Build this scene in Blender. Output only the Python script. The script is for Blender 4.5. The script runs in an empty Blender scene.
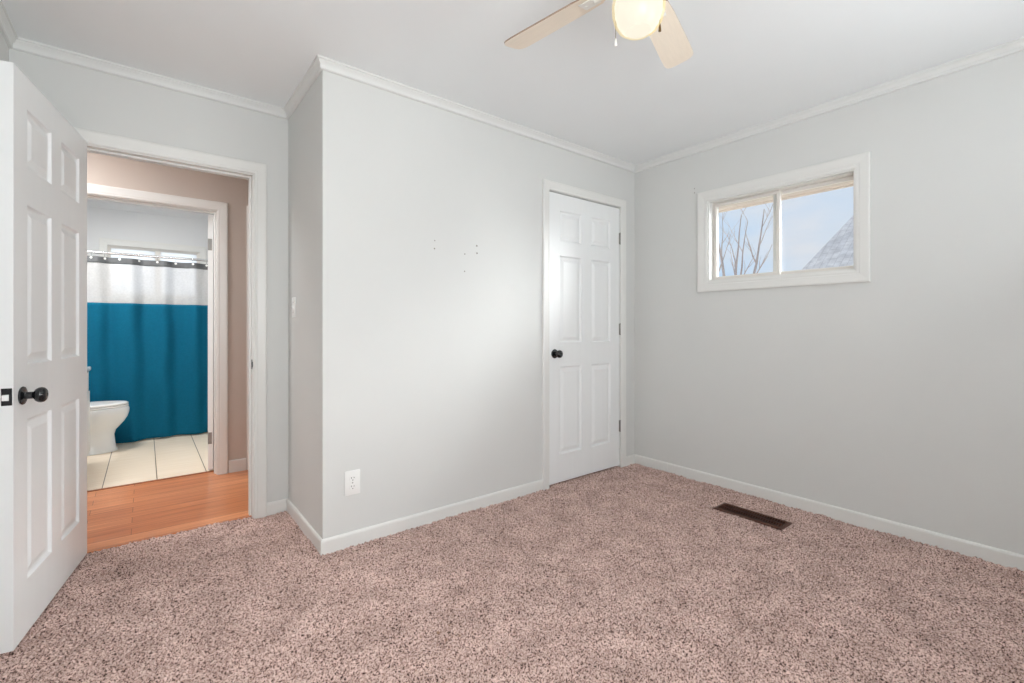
import bpy, bmesh, math, random
import numpy as np
from mathutils import Vector, Matrix

SC = bpy.context.scene
COL = SC.collection
PI = math.pi
random.seed(4)

# ------------------------------------------------------------------ camera
FPX, HOR, YAW, EYE = 464.47, 327.03, 51.707, 1.1174
cam_data = bpy.data.cameras.new('camera')
cam_data.sensor_width = 36.0
cam_data.lens = 36.0 * FPX / 1024
cam_data.shift_y = (HOR - 341.5) / 1024
cam_data.clip_start = 0.02
cam = bpy.data.objects.new('camera', cam_data)
COL.objects.link(cam)
cam.location = (0, 0, EYE)
cam.rotation_euler = (PI / 2, 0, math.radians(YAW - 90))
SC.camera = cam

# ------------------------------------------------------------------ colour management
SC.view_settings.view_transform = 'Standard'
SC.view_settings.look = 'None'
SC.view_settings.exposure = 0.06
SC.view_settings.gamma = 1.0
SC.view_settings.use_curve_mapping = False
SC.cycles.max_bounces = 12
SC.cycles.diffuse_bounces = 8
SC.cycles.transparent_max_bounces = 16
SC.cycles.sample_clamp_indirect = 4.0


def srgb(r, g, b):
    f = lambda c: (c / 255 / 12.92) if c / 255 <= 0.04045 else ((c / 255 + 0.055) / 1.055) ** 2.4
    return (f(r), f(g), f(b), 1.0)


# ------------------------------------------------------------------ sky
world = bpy.data.worlds.new('sky')
SC.world = world
world.use_nodes = True
nt = world.node_tree
nt.nodes.clear()
w_out = nt.nodes.new('ShaderNodeOutputWorld')
w_bg = nt.nodes.new('ShaderNodeBackground')
w_tc = nt.nodes.new('ShaderNodeTexCoord')
w_map = nt.nodes.new('ShaderNodeMapping')
w_map.inputs['Scale'].default_value = (1.6, 1.6, 4.2)
w_map.inputs['Location'].default_value = (0.3, 0.2, 0.05)
w_no = nt.nodes.new('ShaderNodeTexNoise')
w_no.inputs['Scale'].default_value = 1.7
w_no.inputs['Detail'].default_value = 5
w_no.inputs['Roughness'].default_value = 0.5
w_ra = nt.nodes.new('ShaderNodeValToRGB')
w_ra.color_ramp.elements[0].position = 0.34
w_ra.color_ramp.elements[0].color = srgb(196, 219, 243)
w_ra.color_ramp.elements[1].position = 0.56
w_ra.color_ramp.elements[1].color = srgb(231, 232, 238)
nt.links.new(w_tc.outputs['Generated'], w_map.inputs['Vector'])
nt.links.new(w_map.outputs['Vector'], w_no.inputs['Vector'])
nt.links.new(w_no.outputs['Fac'], w_ra.inputs['Fac'])
nt.links.new(w_ra.outputs['Color'], w_bg.inputs['Color'])
nt.links.new(w_bg.outputs['Background'], w_out.inputs['Surface'])
w_bg.inputs['Strength'].default_value = 1.0


# ------------------------------------------------------------------ lights
def area(name, loc, direction, sx, sy, power, color):
    d = bpy.data.lights.new(name, 'AREA')
    d.shape = 'RECTANGLE'
    d.size, d.size_y = sx, sy
    d.energy = power
    d.color = color
    o = bpy.data.objects.new(name, d)
    COL.objects.link(o)
    o.location = loc
    o.rotation_euler = Vector(direction).to_track_quat('-Z', 'Z').to_euler()
    return o


YR = -0.62           # rear wall of the bedroom
DAY = (0.915, 1.0, 1.07)
DAY = (0.96, 1.0, 1.02)
area('daylight_rear_window', (0.30, YR - 0.12, 1.42), (-0.12, 1, 0.42), 1.15, 1.25, 35, DAY)
area('fill_rear_right', (2.05, YR - 0.12, 1.42), (-0.75, 1, 0.95), 1.3, 1.25, 19, DAY)  # added lamp behind the camera, tilted to brighten ceiling and open door
area('hallway_lamp', (-0.80, 3.52, 2.36), (0.1, 0.05, -1), 0.45, 0.4, 20, (0.98, 0.985, 1.0))
area('bathroom_lamp', (-0.60, 5.05, 2.38), (0.2, -0.05, -1), 0.45, 0.35, 27, (1.0, 0.985, 0.95))
area('bathroom_daylight', (0.09, 6.62, 1.72), (0, -1, -0.1), 0.8, 0.55, 1.0, (0.96, 0.98, 1.0))
sun_d = bpy.data.lights.new('window_light_boost', 'SUN')  # added lamp strengthening the daylight through the side window, aimed at the door
sun_d.energy = 34.0
sun_d.angle = math.radians(55)
sun_d.color = (1.0, 1.0, 0.99)
sun_o = bpy.data.objects.new('window_light_boost', sun_d)
COL.objects.link(sun_o)
sun_o.location = (8, 0, 4)
sun_o.rotation_euler = Vector((-0.93, 0.28, -0.13)).to_track_quat('-Z', 'Z').to_euler()


# ------------------------------------------------------------------ materials
MATS = {}


def mat(name, color, rough=0.5, metal=0.0, spec=0.5, noise=0.0, nscale=20.0, bump=0.0, bscale=60.0, stretch=(1, 1, 1), detail=4.0):
    if name in MATS:
        return MATS[name]
    m = bpy.data.materials.new(name)
    m.use_nodes = True
    t = m.node_tree
    b = t.nodes['Principled BSDF']
    b.inputs['Roughness'].default_value = rough
    b.inputs['Metallic'].default_value = metal
    b.inputs['Specular IOR Level'].default_value = spec
    tc = t.nodes.new('ShaderNodeTexCoord')
    mp = t.nodes.new('ShaderNodeMapping')
    mp.inputs['Scale'].default_value = stretch
    t.links.new(tc.outputs['Object'], mp.inputs['Vector'])
    n = t.nodes.new('ShaderNodeTexNoise')
    n.inputs['Scale'].default_value = nscale
    n.inputs['Detail'].default_value = detail
    t.links.new(mp.outputs['Vector'], n.inputs['Vector'])
    r = t.nodes.new('ShaderNodeValToRGB')
    c = list(color[:3])
    r.color_ramp.elements[0].position = 0.3
    r.color_ramp.elements[1].position = 0.7
    r.color_ramp.elements[0].color = [max(0, x * (1 - noise)) for x in c] + [1]
    r.color_ramp.elements[1].color = [min(1, x * (1 + noise)) for x in c] + [1]
    t.links.new(n.outputs['Fac'], r.inputs['Fac'])
    t.links.new(r.outputs['Color'], b.inputs['Base Color'])
    if bump > 0:
        n2 = t.nodes.new('ShaderNodeTexNoise')
        n2.inputs['Scale'].default_value = bscale
        n2.inputs['Detail'].default_value = 3
        t.links.new(mp.outputs['Vector'], n2.inputs['Vector'])
        bp = t.nodes.new('ShaderNodeBump')
        bp.inputs['Strength'].default_value = bump
        bp.inputs['Distance'].default_value = 0.002
        t.links.new(n2.outputs['Fac'], bp.inputs['Height'])
        t.links.new(bp.outputs['Normal'], b.inputs['Normal'])
    MATS[name] = m
    return m


M_WALL = mat('grey_wall_paint', srgb(214, 215, 213), 0.55, spec=0.3, noise=0.008, nscale=3, bump=0.08, bscale=180)
M_CROWN = mat('crown_paint', srgb(224, 225, 223), 0.4, spec=0.35, noise=0.006, nscale=6)
M_CEIL = mat('ceiling_paint', srgb(237, 240, 241), 0.8, spec=0.2, noise=0.01, nscale=2, bump=0.1, bscale=120)
M_TRIM = mat('white_trim_paint', srgb(227, 227, 224), 0.32, spec=0.45, noise=0.006, nscale=6)
M_DOOR = mat('white_door_paint', srgb(237, 239, 239), 0.38, spec=0.4, noise=0.01, nscale=8, bump=0.12, bscale=40, stretch=(3, 3, 0.12))
M_BEIGE = mat('beige_hall_paint', srgb(198, 187, 178), 0.6, spec=0.3, noise=0.01, nscale=3)
M_BATHWALL = mat('white_bath_paint', srgb(226, 227, 228), 0.55, spec=0.3, noise=0.008, nscale=3)
M_BLACK = mat('black_metal', srgb(13, 15, 20), 0.16, metal=0.0, spec=0.6, noise=0.1, nscale=30)
M_STEEL = mat('satin_nickel', srgb(150, 148, 144), 0.35, metal=0.9, noise=0.06, nscale=50)
M_BRIGHT = mat('bright_latch_metal', srgb(215, 215, 212), 0.3, metal=0.5, noise=0.03, nscale=60)
M_CHROME = mat('chrome', srgb(225, 225, 226), 0.15, metal=0.85, noise=0.02, nscale=40)
M_PLASTIC = mat('white_plastic', srgb(238, 238, 236), 0.3, noise=0.005, nscale=15)
M_SLOT = mat('dark_slot', srgb(70, 66, 62), 0.7, noise=0.1, nscale=40)
M_PORC = mat('white_porcelain', srgb(226, 228, 229), 0.12, spec=0.6, noise=0.004, nscale=8)
M_SEAT = mat('toilet_seat_plastic', srgb(233, 231, 229), 0.25, noise=0.004, nscale=8)
M_VENT = mat('brown_vent_enamel', srgb(88, 54, 42), 0.45, metal=0.3, noise=0.12, nscale=60)
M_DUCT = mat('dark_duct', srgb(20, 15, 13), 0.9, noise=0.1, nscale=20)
M_BLADE = mat('cream_blade_laminate', srgb(233, 221, 204), 0.45, noise=0.025, nscale=14, stretch=(1, 8, 8))
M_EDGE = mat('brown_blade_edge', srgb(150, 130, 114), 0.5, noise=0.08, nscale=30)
M_FANBODY = mat('white_fan_enamel', srgb(232, 230, 224), 0.35, noise=0.006, nscale=12)
M_BRASS = mat('dull_brass', srgb(120, 95, 60), 0.35, metal=0.8, noise=0.08, nscale=60)
M_SOFFIT = mat('tan_soffit_paint', srgb(206, 192, 180), 0.7, noise=0.03, nscale=10)
M_VINYL = mat('white_vinyl', srgb(226, 222, 216), 0.4, noise=0.008, nscale=10)
M_BARK = mat('grey_bark', srgb(160, 150, 150), 0.9, noise=0.2, nscale=40, bump=0.4, bscale=80)
M_BAND = mat('grey_curtain_band', srgb(90, 92, 94), 0.7, noise=0.06, nscale=50)
M_PAT = mat('siding_paint', srgb(190, 188, 186), 0.8, noise=0.04, nscale=8)


def node_mat(name):
    m = bpy.data.materials.new(name)
    m.use_nodes = True
    t = m.node_tree
    return m, t, t.nodes['Principled BSDF'], t.nodes['Material Output']


# carpet yarn: fine two-tone heather, with shade between tufts and on leaning pile painted in
M_CARPET, t, b, o_ = node_mat('pink_beige_carpet')
b.inputs['Roughness'].default_value = 0.95
b.inputs['Specular IOR Level'].default_value = 0.05
tc = t.nodes.new('ShaderNodeTexCoord')
n1 = t.nodes.new('ShaderNodeTexNoise'); n1.inputs['Scale'].default_value = 150; n1.inputs['Detail'].default_value = 2; n1.inputs['Roughness'].default_value = 0.6
r1 = t.nodes.new('ShaderNodeValToRGB')
r1.color_ramp.elements[0].position = 0.355; r1.color_ramp.elements[0].color = srgb(58, 39, 36)
r1.color_ramp.elements[1].position = 0.60; r1.color_ramp.elements[1].color = srgb(236, 210, 201)
e = r1.color_ramp.elements.new(0.45); e.color = srgb(193, 161, 151)
n2 = t.nodes.new('ShaderNodeTexNoise'); n2.inputs['Scale'].default_value = 7; n2.inputs['Detail'].default_value = 7; n2.inputs['Roughness'].default_value = 0.62
r2 = t.nodes.new('ShaderNodeValToRGB')
r2.color_ramp.elements[0].position = 0.3; r2.color_ramp.elements[0].color = (0.68, 0.665, 0.655, 1)
r2.color_ramp.elements[1].position = 0.65; r2.color_ramp.elements[1].color = (1, 1, 1, 1)
mx = t.nodes.new('ShaderNodeMix'); mx.data_type = 'RGBA'; mx.blend_type = 'MULTIPLY'; mx.inputs['Factor'].default_value = 1.0
t.links.new(tc.outputs['Object'], n1.inputs['Vector']); t.links.new(tc.outputs['Object'], n2.inputs['Vector'])
t.links.new(n1.outputs['Fac'], r1.inputs['Fac']); t.links.new(n2.outputs['Fac'], r2.inputs['Fac'])
t.links.new(r1.outputs['Color'], mx.inputs['A']); t.links.new(r2.outputs['Color'], mx.inputs['B'])
t.links.new(mx.outputs['Result'], b.inputs['Base Color'])

# hallway boards running along X
M_WOOD, t, b, o_ = node_mat('orange_oak_boards')
b.inputs['Roughness'].default_value = 0.28
b.inputs['Specular IOR Level'].default_value = 0.45
tc = t.nodes.new('ShaderNodeTexCoord')
br = t.nodes.new('ShaderNodeTexBrick')
br.offset = 0.118
br.inputs['Scale'].default_value = 1.0
br.inputs['Brick Width'].default_value = 1.7
br.inputs['Row Height'].default_value = 0.098
br.inputs['Mortar Size'].default_value = 0.0014
br.inputs['Mortar Smooth'].default_value = 0.3
br.inputs['Bias'].default_value = 0.0
br.inputs['Color1'].default_value = srgb(232, 160, 113)
br.inputs['Color2'].default_value = srgb(205, 128, 82)
br.inputs['Mortar'].default_value = srgb(120, 66, 36)
mp = t.nodes.new('ShaderNodeMapping'); mp.inputs['Scale'].default_value = (0.9, 22, 1)
n1 = t.nodes.new('ShaderNodeTexNoise'); n1.inputs['Scale'].default_value = 2.6; n1.inputs['Detail'].default_value = 6
r1 = t.nodes.new('ShaderNodeValToRGB')
r1.color_ramp.elements[0].position = 0.3; r1.color_ramp.elements[0].color = (0.66, 0.58, 0.52, 1)
r1.color_ramp.elements[1].position = 0.7; r1.color_ramp.elements[1].color = (1, 1, 1, 1)
mx = t.nodes.new('ShaderNodeMix'); mx.data_type = 'RGBA'; mx.blend_type = 'MULTIPLY'; mx.inputs['Factor'].default_value = 0.9
mpb = t.nodes.new('ShaderNodeMapping'); mpb.inputs['Location'].default_value = (0.06, 0.0, 0)
t.links.new(tc.outputs['Object'], mpb.inputs['Vector']); t.links.new(mpb.outputs['Vector'], br.inputs['Vector']); t.links.new(tc.outputs['Object'], mp.inputs['Vector'])
t.links.new(mp.outputs['Vector'], n1.inputs['Vector']); t.links.new(n1.outputs['Fac'], r1.inputs['Fac'])
t.links.new(br.outputs['Color'], mx.inputs['A']); t.links.new(r1.outputs['Color'], mx.inputs['B'])
t.links.new(mx.outputs['Result'], b.inputs['Base Color'])

# cream bathroom tile, long joints running along Y
M_TILE, t, b, o_ = node_mat('cream_floor_tile')
b.inputs['Roughness'].default_value = 0.3
tc = t.nodes.new('ShaderNodeTexCoord')
mp0 = t.nodes.new('ShaderNodeMapping')
mp0.inputs['Rotation'].default_value = (0, 0, PI / 2)
mp0.inputs['Location'].default_value = (4.2, -0.068 + 0.303 * 3 + 0.0, 0)
br = t.nodes.new('ShaderNodeTexBrick')
br.offset = 0.0
br.inputs['Scale'].default_value = 1.0
br.inputs['Brick Width'].default_value = 8.0
br.inputs['Row Height'].default_value = 0.303
br.inputs['Mortar Size'].default_value = 0.0032
br.inputs['Mortar Smooth'].default_value = 0.2
br.inputs['Color1'].default_value = srgb(249, 233, 213)
br.inputs['Color2'].default_value = srgb(250, 236, 217)
br.inputs['Mortar'].default_value = srgb(120, 98, 78)
mp = t.nodes.new('ShaderNodeMapping'); mp.inputs['Scale'].default_value = (1.2, 26, 1)
n1 = t.nodes.new('ShaderNodeTexNoise'); n1.inputs['Scale'].default_value = 2.2; n1.inputs['Detail'].default_value = 4
r1 = t.nodes.new('ShaderNodeValToRGB')
r1.color_ramp.elements[0].position = 0.3; r1.color_ramp.elements[0].color = (0.9, 0.87, 0.82, 1)
r1.color_ramp.elements[1].position = 0.65; r1.color_ramp.elements[1].color = (1, 1, 1, 1)
mx = t.nodes.new('ShaderNodeMix'); mx.data_type = 'RGBA'; mx.blend_type = 'MULTIPLY'; mx.inputs['Factor'].default_value = 1.0
t.links.new(tc.outputs['Object'], mp0.inputs['Vector']); t.links.new(mp0.outputs['Vector'], br.inputs['Vector'])
t.links.new(tc.outputs['Object'], mp.inputs['Vector'])
t.links.new(mp.outputs['Vector'], n1.inputs['Vector']); t.links.new(n1.outputs['Fac'], r1.inputs['Fac'])
t.links.new(br.outputs['Color'], mx.inputs['A']); t.links.new(r1.outputs['Color'], mx.inputs['B'])
t.links.new(mx.outputs['Result'], b.inputs['Base Color'])

# clear window glass
M_GLASS, t, b, o_ = node_mat('clear_glass')
tr = t.nodes.new('ShaderNodeBsdfTransparent'); tr.inputs['Color'].default_value = (0.97, 0.985, 0.99, 1)
gl = t.nodes.new('ShaderNodeBsdfGlossy'); gl.inputs['Roughness'].default_value = 0.02
ms = t.nodes.new('ShaderNodeMixShader'); ms.inputs['Fac'].default_value = 0.05
t.links.new(tr.outputs[0], ms.inputs[1]); t.links.new(gl.outputs[0], ms.inputs[2])
t.links.new(ms.outputs[0], o_.inputs['Surface'])

# frosted bathroom glass
M_FROST, t, b, o_ = node_mat('frosted_glass')
tr = t.nodes.new('ShaderNodeBsdfTransparent'); tr.inputs['Color'].default_value = (0.8, 0.82, 0.84, 1)
tl = t.nodes.new('ShaderNodeBsdfTranslucent'); tl.inputs['Color'].default_value = (0.9, 0.92, 0.93, 1)
ms = t.nodes.new('ShaderNodeMixShader'); ms.inputs['Fac'].default_value = 0.75
t.links.new(tr.outputs[0], ms.inputs[1]); t.links.new(tl.outputs[0], ms.inputs[2])
t.links.new(ms.outputs[0], o_.inputs['Surface'])


def cloth(name, color, transl, transp=0.0, weave=900):
    m, t, b, o_ = node_mat(name)
    df = t.nodes.new('ShaderNodeBsdfDiffuse')
    tl = t.nodes.new('ShaderNodeBsdfTranslucent')
    tc = t.nodes.new('ShaderNodeTexCoord')
    n = t.nodes.new('ShaderNodeTexNoise'); n.inputs['Scale'].default_value = 60; n.inputs['Detail'].default_value = 5
    r = t.nodes.new('ShaderNodeValToRGB')
    r.color_ramp.elements[0].position = 0.3; r.color_ramp.elements[0].color = [x * 0.93 for x in color[:3]] + [1]
    r.color_ramp.elements[1].position = 0.7; r.color_ramp.elements[1].color = [min(1, x * 1.05) for x in color[:3]] + [1]
    t.links.new(tc.outputs['Object'], n.inputs['Vector']); t.links.new(n.outputs['Fac'], r.inputs['Fac'])
    t.links.new(r.outputs['Color'], df.inputs['Color']); t.links.new(r.outputs['Color'], tl.inputs['Color'])
    ms = t.nodes.new('ShaderNodeMixShader'); ms.inputs['Fac'].default_value = transl
    t.links.new(df.outputs[0], ms.inputs[1]); t.links.new(tl.outputs[0], ms.inputs[2])
    last = ms
    if transp > 0:
        tr = t.nodes.new('ShaderNodeBsdfTransparent')
        m2 = t.nodes.new('ShaderNodeMixShader'); m2.inputs['Fac'].default_value = transp
        t.links.new(ms.outputs[0], m2.inputs[1]); t.links.new(tr.outputs[0], m2.inputs[2])
        last = m2
    t.links.new(last.outputs[0], o_.inputs['Surface'])
    return m


M_TEAL = cloth('teal_curtain_cloth', srgb(24, 98, 127), 0.10)
M_SHEER = cloth('white_sheer_cloth', srgb(214, 214, 215), 0.3, 0.25)

# roof shingles
M_SHINGLE, t, b, o_ = node_mat('grey_roof_shingles')
b.inputs['Roughness'].default_value = 0.9
tc = t.nodes.new('ShaderNodeTexCoord')
br = t.nodes.new('ShaderNodeTexBrick')
br.inputs['Scale'].default_value = 1.0
br.inputs['Brick Width'].default_value = 0.17
br.inputs['Row Height'].default_value = 0.09
br.inputs['Mortar Size'].default_value = 0.004
br.inputs['Color1'].default_value = srgb(226, 225, 227)
br.inputs['Color2'].default_value = srgb(240, 238, 238)
br.inputs['Mortar'].default_value = srgb(205, 203, 205)
n1 = t.nodes.new('ShaderNodeTexNoise'); n1.inputs['Scale'].default_value = 7; n1.inputs['Detail'].default_value = 6
r1 = t.nodes.new('ShaderNodeValToRGB')
r1.color_ramp.elements[0].position = 0.35; r1.color_ramp.elements[0].color = (0.7, 0.7, 0.71, 1)
r1.color_ramp.elements[1].position = 0.65; r1.color_ramp.elements[1].color = (1, 1, 1, 1)
mx = t.nodes.new('ShaderNodeMix'); mx.data_type = 'RGBA'; mx.blend_type = 'MULTIPLY'; mx.inputs['Factor'].default_value = 1.0
t.links.new(tc.outputs['Object'], br.inputs['Vector']); t.links.new(tc.outputs['Object'], n1.inputs['Vector'])
t.links.new(n1.outputs['Fac'], r1.inputs['Fac'])
t.links.new(br.outputs['Color'], mx.inputs['A']); t.links.new(r1.outputs['Color'], mx.inputs['B'])
t.links.new(mx.outputs['Result'], b.inputs['Base Color'])

# glowing lamp glass: inner frosted globe and an added outer shell painting the warm rim glow
M_GLOBE, t, b, o_ = node_mat('lit_globe_glass')
b.inputs['Base Color'].default_value = (0.12, 0.12, 0.12, 1)
b.inputs['Roughness'].default_value = 0.3
b.inputs['Emission Color'].default_value = (0.93, 0.94, 0.97, 1)
b.inputs['Emission Strength'].default_value = 0.74
M_SHELL, t, b, o_ = node_mat('rim_glow_shell')
em = t.nodes.new('ShaderNodeEmission'); em.inputs['Color'].default_value = (1.0, 0.80, 0.36, 1); em.inputs['Strength'].default_value = 2.0
tr = t.nodes.new('ShaderNodeBsdfTransparent'); tr.inputs['Color'].default_value = (0.99, 0.97, 0.9, 1)
ms = t.nodes.new('ShaderNodeMixShader'); ms.inputs['Fac'].default_value = 0.11
t.links.new(tr.outputs[0], ms.inputs[1]); t.links.new(em.outputs[0], ms.inputs[2])
t.links.new(ms.outputs[0], o_.inputs['Surface'])


# ------------------------------------------------------------------ mesh helpers
def obj(name, bm, m=None, parent=None, smooth=False, mats=None):
    me = bpy.data.meshes.new(name)
    bmesh.ops.recalc_face_normals(bm, faces=bm.faces[:])
    bm.to_mesh(me)
    bm.free()
    for mm in (mats or [m]):
        me.materials.append(mm)
    if smooth:
        me.polygons.foreach_set('use_smooth', [True] * len(me.polygons))
        try:
            me.set_sharp_from_angle(angle=math.radians(40))
        except Exception:
            pass
    o = bpy.data.objects.new(name, me)
    COL.objects.link(o)
    if parent is not None:
        o.parent = parent
    return o


def struct(name, bm, m, label=None, smooth=False, parent=None, cat=None):
    o = obj(name, bm, m, parent, smooth)
    if parent is None:
        o['kind'] = 'structure'
    if label:
        o['label'] = label
    if cat:
        o['category'] = cat
    return o


def tag(o, label, cat, group=None, kind=None):
    o['label'] = label
    o['category'] = cat
    if group:
        o['group'] = group
    if kind:
        o['kind'] = kind
    return o


def empty(name, loc=(0, 0, 0), rz=0.0):
    o = bpy.data.objects.new(name, None)
    COL.objects.link(o)
    o.location = loc
    o.rotation_euler = (0, 0, rz)
    o.empty_display_size = 0.05
    return o


def box(bm, x0, x1, y0, y1, z0, z1, bev=0.0, mi=0):
    vs = [bm.verts.new((x, y, z)) for x in (x0, x1) for y in (y0, y1) for z in (z0, z1)]
    q = [(0, 1, 3, 2), (4, 6, 7, 5), (0, 4, 5, 1), (2, 3, 7, 6), (0, 2, 6, 4), (1, 5, 7, 3)]
    fs = [bm.faces.new([vs[i] for i in f]) for f in q]
    for f in fs:
        f.material_index = mi
    if bev > 0:
        es = list({e for f in fs for e in f.edges})
        bmesh.ops.bevel(bm, geom=es, offset=bev, segments=2, affect='EDGES', profile=0.5, material=-1)
    return fs


def boxes(*bs, bev=0.0):
    bm = bmesh.new()
    for b_ in bs:
        box(bm, *b_, bev=bev)
    return bm


def lathe(bm, prof, seg=32, axis='Z', origin=(0, 0, 0), mi=0):
    """prof: list of (r, h); axis direction of h."""
    rings = []
    O = Vector(origin)
    def P(r, h, a):
        c, s = r * math.cos(a), r * math.sin(a)
        if axis == 'Z':
            return O + Vector((c, s, h))
        if axis == 'Y':
            return O + Vector((c, h, s))
        return O + Vector((h, c, s))
    for r, h in prof:
        if r < 1e-6:
            rings.append([bm.verts.new(P(0, h, 0))])
        else:
            rings.append([bm.verts.new(P(r, h, 2 * PI * k / seg)) for k in range(seg)])
    for A, B in zip(rings[:-1], rings[1:]):
        if len(A) == 1 and len(B) == 1:
            continue
        for k in range(seg):
            k2 = (k + 1) % seg
            if len(A) == 1:
                f = bm.faces.new((A[0], B[k], B[k2]))
            elif len(B) == 1:
                f = bm.faces.new((A[k], B[0], A[k2]))
            else:
                f = bm.faces.new((A[k], B[k], B[k2], A[k2]))
            f.material_index = mi
    if len(rings[0]) > 1:
        bm.faces.new(rings[0])
    if len(rings[-1]) > 1:
        bm.faces.new(rings[-1])


def tube(bm, pts, rads, seg=8):
    prev = None
    n = len(pts)
    for i, p in enumerate(pts):
        p = Vector(p)
        d = (Vector(pts[min(i + 1, n - 1)]) - Vector(pts[max(i - 1, 0)])).normalized()
        u = d.orthogonal().normalized() if prev is None else (prev[1] - d * prev[1].dot(d)).normalized()
        v = d.cross(u)
        ring = [bm.verts.new(p + (u * math.cos(2 * PI * k / seg) + v * math.sin(2 * PI * k / seg)) * rads[i]) for k in range(seg)]
        if prev:
            for k in range(seg):
                bm.faces.new((prev[0][k], prev[0][(k + 1) % seg], ring[(k + 1) % seg], ring[k]))
        else:
            bm.faces.new(ring)
        prev = (ring, u)
    bm.faces.new(prev[0])


def sweep_uv(bm, path, prof, to3d, closed=False):
    """Sweep a closed profile [(offset to the right of travel, height)] along a 2-D path with mitred corners."""
    n = len(path)
    P = [Vector(p) for p in path]
    rings = []
    for i in range(n):
        if closed:
            d0 = (P[i] - P[i - 1]).normalized(); d1 = (P[(i + 1) % n] - P[i]).normalized()
        else:
            d0 = (P[i] - P[i - 1]).normalized() if i else (P[1] - P[0]).normalized()
            d1 = (P[i + 1] - P[i]).normalized() if i < n - 1 else d0
        n0 = Vector((d0.y, -d0.x)); n1 = Vector((d1.y, -d1.x))
        m = (n0 + n1).normalized()
        k = 1.0 / max(0.2, m.dot(n0))
        rings.append([bm.verts.new(to3d(P[i] + m * (o * k), hgt)) for o, hgt in prof])
    L = len(prof)
    last = n if closed else n - 1
    for i in range(last):
        A, B = rings[i], rings[(i + 1) % n]
        for k in range(L):
            bm.faces.new((A[k], A[(k + 1) % L], B[(k + 1) % L], B[k]))
    if not closed:
        bm.faces.new(rings[0]); bm.faces.new(rings[-1])


# ------------------------------------------------------------------ room measures
CEIL = 2.44
XL, XR = -0.489, 3.176      # left wall, window wall
XS = 0.689                  # side of the closet bump
YA = 2.386                  # closet front wall
YC = 3.09                   # wall with the doorway
WT = 0.12
YH0, YH1 = YC + WT, 4.15    # hallway between these
YB0 = YH1 + 0.115           # bathroom starts
YB1 = 6.5                   # bathroom rear wall
BXL, BXR = -0.87, 0.66      # bathroom side walls
DX0, DX1 = -0.278, 0.495    # doorway clear opening
DH = 2.012                  # doorway head
HXL, HXR = -2.3, 1.7        # hallway ends

# ------------------------------------------------------------------ structure
struct('floor', boxes((XL - 0.1, XR + 0.15, YR - 0.15, YC + 0.03, -0.10, -0.014)), mat('subfloor_board', srgb(150, 120, 100), 0.9, noise=0.05))
struct('floor_hallway', boxes((HXL, HXR, YC + 0.03, YB0 - 0.012, -0.10, -0.002)), M_WOOD)
struct('trim_1', boxes((-0.5, 0.6, YB0 - 0.012, YB0 + 0.012, -0.1, 0.003), bev=0.002), mat('dark_oak_threshold', srgb(150, 92, 56), 0.4, noise=0.1, nscale=12, stretch=(1, 10, 1)))
struct('floor_bathroom', boxes((BXL - 0.1, BXR + 0.1, YB0 + 0.012, YB1 + 0.1, -0.10, 0.0)), M_TILE)
struct('ceiling', boxes((XL - 0.1, XR + 0.15, YR - 0.15, YC + WT, CEIL, CEIL + 0.1)), M_CEIL)
struct('ceiling_hallway', boxes((HXL, HXR, YC + WT, YB0 - 0.05, CEIL, CEIL + 0.1)), M_CEIL)
struct('ceiling_bathroom', boxes((BXL - 0.1, BXR + 0.1, YB0 - 0.05, YB1 + 0.15, CEIL, CEIL + 0.1)), M_BATHWALL)

struct('wall_left', boxes((XL - 0.1, XL, YR - 0.15, YC, -0.1, CEIL)), M_WALL)
# doorway wall: bedroom face grey, hall face beige, as two skins of one wall
def wall_with_hole(axis, a0, a1, b0, b1, h0, h1, zt, zb=None):
    """A wall spanning a0..a1 (along the other axis), thickness b0..b1, with an opening h0..h1 up to zt (and above zb)."""
    bm = bmesh.new()
    def B(s0, s1, z0, z1):
        if axis == 'X':
            box(bm, s0, s1, b0, b1, z0, z1)
        else:
            box(bm, b0, b1, s0, s1, z0, z1)
    B(a0, h0, -0.1, CEIL); B(h1, a1, -0.1, CEIL); B(h0, h1, zt, CEIL)
    if zb is not None:
        B(h0, h1, -0.1, zb)
    return bm
struct('wall_doorway', wall_with_hole('X', XL - 0.1, XS + 0.11, YC, YC + 0.06, DX0 - 0.02, DX1 + 0.02, DH + 0.02), M_WALL)
struct('wall_hallway_near', wall_with_hole('X', HXL, HXR, YC + 0.06, YH0, DX0 - 0.02, DX1 + 0.02, DH + 0.02), M_BEIGE)
struct('wall_closet_side', boxes((XS, XS + 0.11, YA + 0.11, YC, -0.1, CEIL)), M_WALL)
CX0, CX1, CH = 2.195, 2.992, 2.078   # closet door rough opening
w_closet = struct('wall_closet', wall_with_hole('X', XS, XR, YA, YA + 0.11, CX0, CX1, CH), M_WALL)
WY0, WY1, WZ0, WZ1 = 0.862, 1.752, 1.440, 2.024   # bedroom window opening
w_window = struct('wall_window', wall_with_hole('Y', YR - 0.15, YC + WT, XR, XR + 0.16, WY0, WY1, WZ1, WZ0), M_WALL)
bm = bmesh.new()
RW = ((-0.275, 0.875), (1.40, 2.70))  # second opening added for the fill lamp
for s0, s1 in ((XL, RW[0][0]), (RW[0][1], RW[1][0]), (RW[1][1], XR)):
    box(bm, s0, s1, YR - 0.12, YR, -0.1, CEIL)
for s0, s1 in RW:
    box(bm, s0, s1, YR - 0.12, YR, -0.1, 0.80)
    box(bm, s0, s1, YR - 0.12, YR, 2.05, CEIL)
struct('wall_rear', bm, M_WALL)
struct('wall_closet_rear', boxes((XS + 0.11, XR, YC - 0.0, YC + 0.06, -0.1, CEIL)), M_WALL)

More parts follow.
